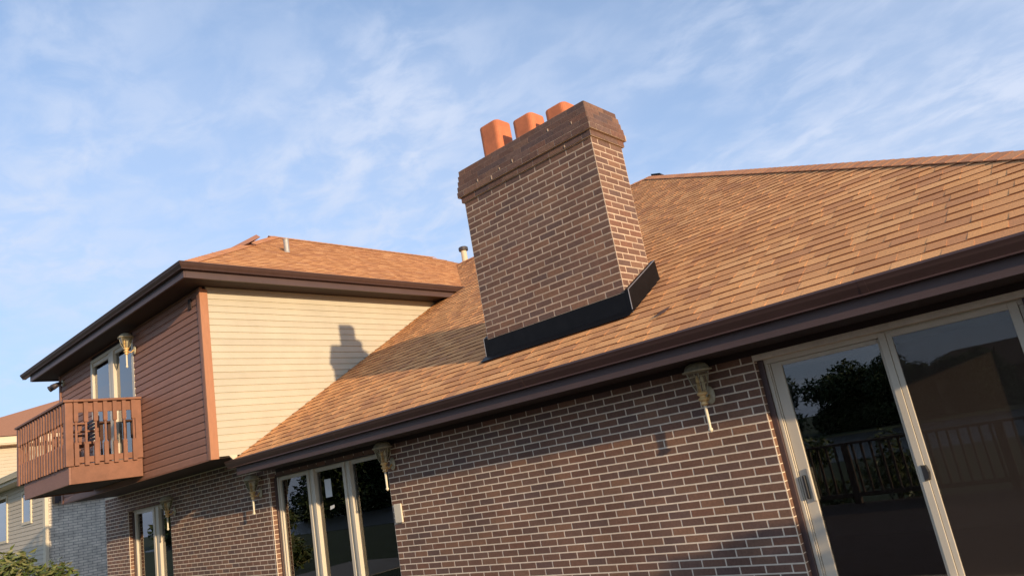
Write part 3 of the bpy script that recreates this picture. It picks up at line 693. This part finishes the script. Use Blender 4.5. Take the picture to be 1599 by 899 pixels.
# balcony door of the wing
bd = part_root('balcony_door', -14.44, -12.44, WY + .0, WY + .09, 4.73, 4.79, 'frame')
for x0, x1 in ((-14.44, -14.35), (-13.55, -13.43), (-13.41, -13.30), (-12.53, -12.44)): slab('frame_rail', x0, x1, WY - .012 if x0 > -13.42 and x0 < -13 else WY, WY + .09, 2.74, 4.73, 'frame', bd)
for x0, x1 in ((-14.35, -13.55), (-13.30, -12.53)):
    slab('panel_rail', x0, x1, WY + .02, WY + .07, 4.66, 4.728, 'frame', bd); slab('panel_rail', x0, x1, WY + .02, WY + .07, 2.74, 2.86, 'frame', bd); slab('pane', x0 - .004, x1 + .004, WY + .042, WY + .047, 2.8, 4.7, 'glass', bd, 0)
for x0, x1, lab in ((-14.36, -13.95, 'cream curtain behind the balcony door pane farther from the door lantern'), (-13.32, -13.0, 'cream curtain behind the balcony door pane nearer the door lantern')):
    tag(curtain('curtain', x0, x1, WY + .2, 2.46, 4.75, None), lab, 'curtain', 'curtains of the balcony door')

# ------------------------------------------------------------------ balcony
BX0, BX1, BY = -14.45, -12.22, -2.03
bal = MB(); bal.box(BX0, BX1 - .035, BY + .03, WY - .02, 2.62, 2.72); bal = bal.build('balcony', 'brown_paint', house)
slab('rim_board', BX0, BX1, BY, BY + .035, 2.44, 2.725, 'brown_siding', bal, .005)
slab('rim_board', BX1 - .035, BX1, BY + .036, WY - .014, 2.44, 2.725, 'brown_paint', bal, .005); slab('rim_board', BX0, BX0 + .035, BY + .036, WY - .014, 2.44, 2.725, 'brown_paint', bal, .005)
slab('balcony_soffit', BX0 + .036, BX1 - .036, BY + .036, WY - .014, 2.46, 2.48, 'soffit', bal, 0)
def baluster_mesh():
    b = MB(); hw = .029; nw = .014
    rings = [(2.70, hw), (3.02, hw), (3.045, nw), (3.16, nw * 1.15), (3.24, nw * .9), (3.34, nw), (3.36, hw), (3.655, hw)]
    for z, w_ in rings: b.v += [(-w_, -w_ * .7, z), (w_, -w_ * .7, z), (w_, w_ * .7, z), (-w_, w_ * .7, z)]
    for i in range(len(rings) - 1):
        for k in range(4): b.f.append((i * 4 + k, i * 4 + (k + 1) % 4, i * 4 + 4 + (k + 1) % 4, i * 4 + 4 + k))
    b.f += [(3, 2, 1, 0), tuple(4 * (len(rings) - 1) + k for k in range(4))]; return b.mesh('baluster', 'brown_paint')
bm_ = baluster_mesh()
xk = BX0 - .12
xs_b = [BX0 - .15 + i * .1365 for i in range(int((BX1 - BX0 + .15) / .1365) + 1)]
for x in xs_b: link('baluster', bm_, bal, matrix=Matrix.Translation((x + random.uniform(-.005, .005), BY - .03, random.uniform(-.006, .006))) @ Matrix.Rotation(random.uniform(-.05, .05), 4, 'Z'))
for i in range(8):
    y = BY + .10 + i * .137
    if y < WY - .03: link('baluster', bm_, bal, matrix=Matrix.Translation((BX1 + .03, y, random.uniform(-.006, .006))) @ Matrix.Rotation(math.pi / 2, 4, 'Z'))
    if y < WY - .03: link('baluster', bm_, bal, matrix=Matrix.Translation((BX0 - .21, y, 0)) @ Matrix.Rotation(math.pi / 2, 4, 'Z'))
slab('corner_post', BX1 - .06, BX1 + .04, BY - .045, BY + .06, 2.70, 3.655, 'brown_paint', bal, .006)
slab('corner_post', BX1 - .06, BX1 + .04, WY - .11, WY - .014, 2.726, 3.655, 'brown_paint', bal, .006)
slab('corner_post', BX0 - .24, BX0 - .15, BY - .045, BY + .06, 2.70, 3.655, 'brown_paint', bal, .006)
for z0, z1, z2, z3 in ((3.43, 3.655, 3.50, 3.655), (2.74, 2.97, 2.74, 2.83)):
    slab('rail_board', BX0 - .2, BX1 - .06, BY + .0, BY + .03, z0, z1, 'brown_paint', bal, .004)
    slab('rail_board', BX1 - .02, BX1 + .0, BY + .06, WY - .11, z2, z3, 'brown_paint', bal, .004)
slab('hand_rail', BX0 - .25, BX1 + .075, BY - .075, BY + .065, 3.656, 3.692, 'brown_paint', bal, .006)
slab('hand_rail', BX1 - .065, BX1 + .075, BY + .066, WY - .014, 3.656, 3.692, 'brown_paint', bal, .006)
slab('hand_rail', BX0 - .25, BX0 - .11, BY + .066, WY - .014, 3.656, 3.692, 'brown_paint', bal, .006)
# chair on the balcony
chr_ = empty('patio_chair', (-13.2, -1.6, 2.72), 'brown patio chair with dark blue slats standing on the balcony', 'chair')
cx_, cy_ = -13.2, -1.6
for dx in (-.24, .24):
    slab('leg', cx_ + dx - .025, cx_ + dx + .025, cy_ - .25, cy_ - .2, 2.72, 3.15, 'brown_paint', chr_); slab('leg', cx_ + dx - .025, cx_ + dx + .025, cy_ + .2, cy_ + .25, 2.72, 3.55, 'brown_paint', chr_)
    slab('armrest', cx_ + dx - .04, cx_ + dx + .04, cy_ - .28, cy_ + .25, 3.29, 3.32, 'brown_paint', chr_); slab('arm_post', cx_ + dx - .025, cx_ + dx + .025, cy_ - .25, cy_ - .2, 3.15, 3.29, 'brown_paint', chr_)
slab('seat', cx_ - .26, cx_ + .26, cy_ - .25, cy_ + .25, 3.1, 3.14, 'brown_paint', chr_)
for i in range(6): slab('back_slat', cx_ - .22, cx_ + .22, cy_ + .21, cy_ + .235, 3.18 + i * .06, 3.22 + i * .06, 'slat', chr_)

# ------------------------------------------------------------------ lanterns
def lantern_parts(root, X, Y, Z0):
    """X: body centre, Y: wall plane, Z0: offset added to the heights of the ground-floor lanterns"""
    cy = Y - .135; c = (X, cy, Z0)
    b = MB(); n = 16
    b.lathe([(.052, 0), (.058, .006), (.058, .012), (.04, .02), (.02, .024)], (0, 0, 0), 18)
    vs = [(X + v[0] * .85, Y - v[2] - .0, Z0 + 1.85 + v[1] * 1.35) for v in b.v]; bb = MB(); bb.add(vs, [f_[::-1] for f_ in b.f]); bb.build('back_plate', 'patina', root, smooth=True)
    b = MB(); b.tube([(X, Y - .02, Z0 + 1.85), (X, Y - .06, Z0 + 1.81), (X, Y - .10, Z0 + 1.805), (X, cy, Z0 + 1.83)], [.012, .011, .011, .012], 8); b.build('arm', 'brass', root, smooth=True)
    b = MB(); b.lathe([(.012, 1.765), (.028, 1.772), (.032, 1.785), (.022, 1.797), (.03, 1.806), (.043, 1.818), (.043, 1.828), (.026, 1.838), (.026, 1.848), (.042, 1.858), (.046, 1.868), (.04, 1.878), (.03, 1.884)], c, 18); b.build('turned_base', 'brass', root, smooth=True)
    b = MB(); b.lathe([(.006, 1.545), (.011, 1.552), (.019, 1.562), (.019, 1.574), (.011, 1.585), (.012, 1.60), (.014, 1.765)], c, 12); b.build('tail_rod', 'ivory', root, smooth=True)
    n = 6; b = MB(); b.lathe([(.046, 1.885), (.078, 1.955), (.104, 2.055)], c, n); b.f = b.f[:-2]; b.build('glass_shade', 'lampglass', root)
    b = MB()
    for k in range(n):
        a = 2 * math.pi * k / n; ca, sa = math.cos(a), math.sin(a)
        b.tube([(X + .047 * ca, cy + .047 * sa, Z0 + 1.884), (X + .079 * ca, cy + .079 * sa, Z0 + 1.955), (X + .105 * ca, cy + .105 * sa, Z0 + 2.055)], .002, 5)
    b.build('shade_ribs', 'patina', root)
    b = MB(); b.lathe([(.098, 2.05), (.124, 2.052), (.126, 2.062), (.108, 2.068), (.1, 2.09), (.082, 2.112), (.05, 2.126), (.012, 2.130)], c, 16); b.build('cap', 'patina', root, smooth=True)
    for k in range(3):
        a = 2 * math.pi * k / 3 + .4; b = MB(); px, py = X + .025 * math.cos(a), cy + .025 * math.sin(a)
        b.tube([(px, py, Z0 + 1.88), (px, py, Z0 + 1.955)], .014, 8); b.tube([(px, py, Z0 + 1.955), (px, py, Z0 + 1.97), (px, py, Z0 + 2.0), (px, py, Z0 + 2.02)], [.008, .017, .013, .003], 8); b.build('candle_tube', 'brass' if k else 'ivory', root, smooth=True)
LAN = [(-2.86, 0, 0, 'brass and glass wall lantern on brick between the sliding door and the long brick wall'),
       (-7.20, 0, 0, 'brass and glass wall lantern on the brick edge right of the triple window'),
       (-10.42, 0, 0, 'brass and glass wall lantern tucked under the eave end left of the triple window'),
       (-13.45, 0, 0, 'brass and glass wall lantern beside the double window beneath the siding wing'),
       (-12.33, WY, 2.66, 'brass and glass wall lantern on brown siding beside the balcony door'),
       ]
for X, Y, Z, lab in LAN:
    e = empty('wall_lantern', (X, Y, 1.55 + Z), lab, 'wall lantern', 'wall lanterns on the brick house'); lantern_parts(e, X, Y - .008, Z)
fl_ = empty('flood_light', (-15.95, WY, 4.62), 'dark twin floodlight under the soffit at the far siding corner of the wing', 'floodlight')
b = MB(); b.lathe([(.06, 0), (.06, .025), (.02, .03)], (0, 0, 0), 14); bb = MB(); bb.add([(-15.95 + v[0], WY - v[2] + .004, 4.70 + v[1]) for v in b.v], b.f); bb.build('base_plate', 'patina', fl_)
for sx in (-1, 1):
    b = MB(); hx = -15.95 + sx * .09; b.tube([(-15.95 + sx * .02, WY - .03, 4.70), (hx, WY - .09, 4.69), (hx, WY - .12, 4.66), (hx + sx * .01, WY - .22, 4.60)], [.012, .02, .045, .062], 12); b.build('lamp_head', 'dark_metal', fl_, smooth=True)
# small things on the wall and glass
b = MB(); b.box(-7.285, -7.14, -.028, -.004, 1.15, 1.375); o = b.build('outlet_cover', 'plate'); bevel(o, .012, 3); tag(o, 'ivory weatherproof outlet cover on brick below the lantern by the triple window', 'cover plate')
b = MB(); b.box(-8.93, -8.775, .1295, .1312, 1.60, 1.845); tag(b.build('paper_notice', 'paper'), 'white printed paper notice stuck high on the middle pane of the triple window', 'notice')
b = MB(); b.add([(-8.86, .1295, 1.43), (-8.76, .1295, 1.45), (-8.75, .1295, 1.49), (-8.85, .1295, 1.48), (-8.86, .1312, 1.43), (-8.76, .1312, 1.45), (-8.75, .1312, 1.49), (-8.85, .1312, 1.48)], [(0, 1, 2, 3), (7, 6, 5, 4), (0, 4, 5, 1), (1, 5, 6, 2), (2, 6, 7, 3), (3, 7, 4, 0)]); tag(b.build('torn_sticker', 'paper'), 'small torn white sticker below the paper notice on the window glass', 'sticker')

# ------------------------------------------------------------------ deck with railing behind the photographer
dk = empty('wooden_deck', (-3, -3.6, -.55), 'brown wooden deck of long boards in front of the sliding door', 'deck')
b = MB(); b.box(-6.8, 2.6, -7.35, -.05, -.55, -.075); b.build('deck_base', 'wood', dk)
pm = None
for i in range(50):
    y0 = -7.38 + i * .146
    b = MB(); b.box(0, 9.4, 0, .138, 0, .03)
    if pm is None: pm = b.mesh('deck_board', 'wood')
    if y0 + .14 < -.03: link('deck_board', pm, dk, matrix=Matrix.Translation((-6.8, y0, -.074)))
rl = empty('deck_railing', (-3, -7.3, -.04), 'dark stained wooden railing with square balusters along the outer deck edge', 'railing')
slab('hand_rail', -6.8, 2.6, -7.37, -7.25, .93, .97, 'rail_dark', rl); slab('bottom_rail', -6.8, 2.6, -7.33, -7.29, .06, .13, 'rail_dark', rl)
b = MB(); b.box(-.017, .017, -.017, .017, .13, .93); sm_ = b.mesh('baluster', 'rail_dark')
for i in range(62): link('baluster', sm_, rl, matrix=Matrix.Translation((-6.7 + i * .15, -7.31, 0)))
for i in range(5): slab('rail_post', -6.8 + i * 2.325, -6.7 + i * 2.325, -7.36, -7.26, -.044, .93, 'rail_dark', rl)

# ------------------------------------------------------------------ vegetation
def leaf_cloud(n, blobs, size, seed, flat=.0):
    rnd = random.Random(seed); b = MB(); tot = sum(r[3] ** 2 for r in blobs)
    for bl in blobs:
        cnt = int(n * bl[3] ** 2 / tot)
        for _ in range(cnt):
            v = Vector((rnd.gauss(0, 1), rnd.gauss(0, 1), rnd.gauss(0, 1))).normalized() * (rnd.random() ** .4) * bl[3]
            c = Vector(bl[:3]) + Vector((v.x, v.y, v.z * .8)); s = size * rnd.uniform(.6, 1.3)
            d = Vector((rnd.uniform(-1, 1), rnd.uniform(-1, 1), rnd.uniform(-.8, .5))).normalized(); sd_ = d.cross(Vector((rnd.uniform(-1, 1), rnd.uniform(-1, 1), 1))).normalized()
            nrm = d.cross(sd_) * s * .12
            b.add([c, c + d * s * .5 + sd_ * s * .24 + nrm, c + d * s, c + d * s * .5 - sd_ * s * .24 + nrm], [(0, 1, 2), (0, 2, 3)])
    return b
def tree_meshes(h, cr, seed, nleaf, leaf):
    rnd = random.Random(seed); t = MB(); t.tube([(0, 0, -.1), (.05, 0, h * .2), (-.05, .05, h * .45), (0, 0, h * .75)], [.028 * h, .022 * h, .016 * h, .006 * h], 8)
    blobs = []
    for k in range(11):
        a = rnd.uniform(0, 6.28); z = h * rnd.uniform(.25, .6); r = cr * rnd.uniform(.4, .95); e_ = (r * math.cos(a), r * math.sin(a), z + h * rnd.uniform(.08, .25))
        t.tube([(0, 0, z), (e_[0] * .5, e_[1] * .5, z + (e_[2] - z) * .6), e_], [.011 * h, .008 * h, .003 * h], 6); blobs.append((*e_, cr * rnd.uniform(.35, .55)))
    blobs.append((0, 0, h * .8, cr * .6)); blobs.append((0, 0, h * .55, cr * .9))
    for k in range(7):
        a = k * .9; blobs.append((cr * .75 * math.cos(a), cr * .75 * math.sin(a), h * .2, cr * .5))
    return t.mesh('trunk', 'bark'), leaf_cloud(nleaf, blobs, leaf, seed + 1).mesh('crown', 'leaf')
TM = [tree_meshes(9.5, 5.2, 11, 15000, .66), tree_meshes(8, 4.6, 23, 13000, .62), tree_meshes(11, 5.0, 37, 15000, .66)]
TREES = [(-11, -64, 0, .5, 'round leafy tree beyond the pond, opposite the sliding door'), (-22, -66, 1, .75, 'broad leafy tree on the far bank beside the brown house across the pond'), (-30, -62, 2, .7, 'tall leafy tree on the far bank of the pond'),
         (-42, -64, 0, .8, 'wide tree standing on the far bank behind the middle of the pond'), (-55, -60, 1, 1.1, 'leafy tree on the far bank past the wide one'), (-68, -58, 2, 1.0, 'tall tree near the far end of the pond'),
         (-84, -52, 0, 1.2, 'large spreading tree at the end of the pond'), (-98, -40, 1, 1.3, 'big tree at the pond corner on the open lawn'), (-17.5, -63, 2, .55, 'slim tree on the far bank between two broad ones')]
for x, y, k, s, lab in TREES:
    e = empty('leafy_tree', (x, y, -.55), lab, 'tree', 'trees across the pond')
    for nm, me in zip(('trunk', 'crown'), TM[k]):
        o = bpy.data.objects.new(nm, me); COL.objects.link(o); o.parent = e
    e.scale = (s, s, s); e.rotation_euler = (0, 0, x)
# shrub by the neighbour's wall
sh = empty('garden_shrub', (-15.1, -2.3, -.55), 'bushy green garden shrub with pale leaves below the balcony', 'shrub')
rnd = random.Random(5); blobs = []; st = MB()
for k in range(16):
    a = rnd.uniform(0, 6.28); r = rnd.uniform(.1, .8); z = rnd.uniform(.55, 1.45); q = (-15.1 + r * math.cos(a) * 1.1, -2.3 + r * math.sin(a), z - .05 * r)
    st.tube([(-15.1 + .1 * math.cos(a), -2.3 + .1 * math.sin(a), -.56), ((-15.1 + q[0]) / 2, (-2.3 + q[1]) / 2, z * .6), q], [.025, .016, .005], 6); blobs.append((*q, rnd.uniform(.22, .36)))
st.build('stem', 'bark', sh); leaf_cloud(4800, blobs, .14, 9).build('foliage', 'leaf2', sh)
for bx, by, hh, sd_, lab in ((-4.1, -8.4, 1.15, 31, 'leafy bush on the lawn just outside the deck railing'), (-5.6, -8.9, 1.35, 41, 'taller leafy bush on the lawn past the low one by the railing')):
    e = empty('railing_bush', (bx, by, -.55), lab, 'bush'); rnd = random.Random(sd_); bl = []; st = MB()
    for k in range(10):
        a = rnd.uniform(0, 6.28); rr = rnd.uniform(.1, .65); z = rnd.uniform(.1, hh) - .2; q = (bx + rr * math.cos(a), by + rr * math.sin(a), z)
        st.tube([(bx, by, -.56), ((bx + q[0]) / 2, (by + q[1]) / 2, z * .6 - .2), q], [.02, .013, .004], 6); bl.append((*q, rnd.uniform(.2, .34)))
    st.build('stem', 'bark', e); leaf_cloud(1500, bl, .13, sd_ + 1).build('foliage', 'leaf2', e)
# added potted shrub, out of view at right, sized to shade brick and door
ps = empty('added_shade_shrub', (2.4, -1.3, -.044), 'dense potted shrub added out of view to shade the brick and door', 'shrub')
b = MB(); b.lathe([(.2, 0), (.22, .02), (.3, .42), (.33, .42), (.33, .48), (.28, .48), (.26, .40)], (2.4, -1.3, -.044), 24); b.build('pot', 'terracotta', ps)
rnd = random.Random(15); blobs = []; st = MB()
for k in range(12):
    a = rnd.uniform(0, 6.28); r = rnd.uniform(.05, .6); z = rnd.uniform(.8, 1.72); q = (2.4 + r * math.cos(a), -1.3 + r * math.sin(a), z)
    st.tube([(2.4, -1.3, .3), (2.4 + r * .4 * math.cos(a), -1.3 + r * .4 * math.sin(a), z * .7), q], [.018, .012, .004], 6); blobs.append((*q, rnd.uniform(.2, .32)))
st.build('stem', 'bark', ps); leaf_cloud(4200, blobs, .12, 19).build('foliage', 'leaf2', ps)

# ------------------------------------------------------------------ neighbouring house
nb = empty('neighbour_house', (-28, 5, -.55), 'pale neighbouring house with painted brick side, cream siding and tan roof', 'house')
NX, NY = -22.0, .33
b = MB(); b.box(NX - .2, NX, NY + .02, 10.5, -.6, 3.6); b.build('brick_side_wall', 'grey_brick', nb)
b = MB(); b.box(-31, NX - .2, NY + .03, NY + .15, -.6, 3.6); nsf = b.build('siding_wall', 'n_siding', nb)
z = 0.2
while z < 3.5:
    b = MB(); b.extrude([(NY + .012, z), (NY - .004, z + .004), (NY + .012, z + .11), (NY + .03, z + .11), (NY + .03, z)], -31, NX - .1, 'x'); b.build('siding_board', 'n_siding', nsf); z += .11
b = MB(); b.box(NX - .11, NX + .012, NY - .014, NY + .02, -.6, 3.5); b.build('corner_trim', 'n_trim', nb)
b = MB(); b.box(NX + .02, NX + .10, NY - .02, NY + .07, -.5, 3.45); bevel(b.build('downspout', 'n_trim', nb), .012)
b = MB(); kgutter(b, -.26, 3.67, .13, .13, -32, -21.75, 'x'); b.build('gutter', 'n_trim', nb)
b = MB(); b.box(-32, -21.8, -.12, NY, 3.46, 3.50); b.box(-32, -21.8, -.13, -.10, 3.46, 3.65); b.build('eave_soffit', 'n_trim', nb)
b = MB(); b.add([(-32, -.18, 3.66), (-21.8, -.18, 3.66), (-21.8, 4.9, 5.5), (-32, 4.9, 5.5), (-21.8, 11, 3.6), (-32, 11, 3.6)], [(0, 1, 2, 3), (3, 2, 4, 5), (1, 4, 2)]); b.build('lower_roof', 'n_roof', nb)
b = MB(); b.box(NX + .002, NX + .15, .55, 1.75, 2.76, 3.0); b.box(NX + .002, NX + .18, .51, .61, 2.72, 2.97); b.build('side_gutter', 'dark_metal', nb)
def nwin(x0, x1, z0, z1):
    wdw = MB(); wdw.box(x0, x1, NY - .03, NY + .04, z1 - .07, z1); wo = wdw.build('window', 'n_trim', nb)
    for a, c, d, e_ in ((x0, x0 + .07, z0, z1 - .07), (x1 - .07, x1, z0, z1 - .07), (x0 + .07, x1 - .07, z0, z0 + .07)): slab('window_frame', a, c, NY - .03, NY + .04, d, e_, 'n_trim', wo, 0)
    slab('pane', x0 + .07, x1 - .07, NY - .012, NY - .008, z0 + .07, z1 - .07, 'glass', wo, 0); slab('blind', x0 + .07, x1 - .07, NY - .0075, NY - .004, z0 + .07, z1 - .07, 'curtain', wo, 0)
nwin(-23.92, -23.08, 2.36, 3.25); nwin(-27.3, -25.36, 2.0, 3.32)
b = MB(); b.box(-38, -27.8, -1.0, 10, 3.5, 5.1); up = b.build('upper_wall', 'n_siding', nb)
z = 3.6
while z < 5.05:
    b = MB(); b.extrude([(-27.8 + .004, z), (-27.8 + .018, z + .004), (-27.8 + .004, z + .11), (-27.8 - .01, z + .11), (-27.8 - .01, z)], -1.0, 10, 'y'); b.build('siding_board', 'beige_siding', up); z += .11
b = MB(); b.box(-38.4, -27.4, -1.4, 10.4, 5.04, 5.08); b.box(-38.4, -27.37, -1.43, 10.4, 5.081, 5.29); b.build('eave_board', 'n_trim', nb)
b = MB(); b.add([(-27.3, -1.5, 5.3), (-27.3, 10.5, 5.3), (-38.5, 10.5, 5.3), (-38.5, -1.5, 5.3), (-33, 4.0, 7.4), (-33, 5.0, 7.4)], [(0, 1, 5, 4), (1, 2, 5), (2, 3, 4, 5), (3, 0, 4)]); b.build('upper_roof', 'n_roof', nb)

# ------------------------------------------------------------------ house across the pond (seen in the door glass)
fh = empty('far_house', (-11, -74, -.55), 'low brown house across the pond with a sunlit projecting wing', 'house')
b = MB(); b.box(-18, -5, -78, -70, -.55, 2.6); b.build('wall', 'far_brown', fh)
b = MB(); b.box(-15, -11, -70, -66.5, -.55, 2.6); b.build('wing_wall', 'n_siding', fh)
b = MB(); b.add([(-18.6, -69.4, 2.6), (-4.4, -69.4, 2.6), (-4.4, -78.6, 2.6), (-18.6, -78.6, 2.6), (-14.5, -74, 5.0), (-8.5, -74, 5.0)], [(0, 1, 5, 4), (1, 2, 5), (2, 3, 4, 5), (3, 0, 4)]); b.build('roof', 'far_brown', fh)
b = MB(); b.add([(-15.4, -66.1, 2.61), (-10.6, -66.1, 2.61), (-10.6, -72, 2.61), (-15.4, -72, 2.61), (-13, -68, 4.0), (-13, -73, 4.0)], [(0, 1, 4), (1, 2, 5, 4), (3, 0, 4, 5)]); b.build('wing_roof', 'far_brown', fh)
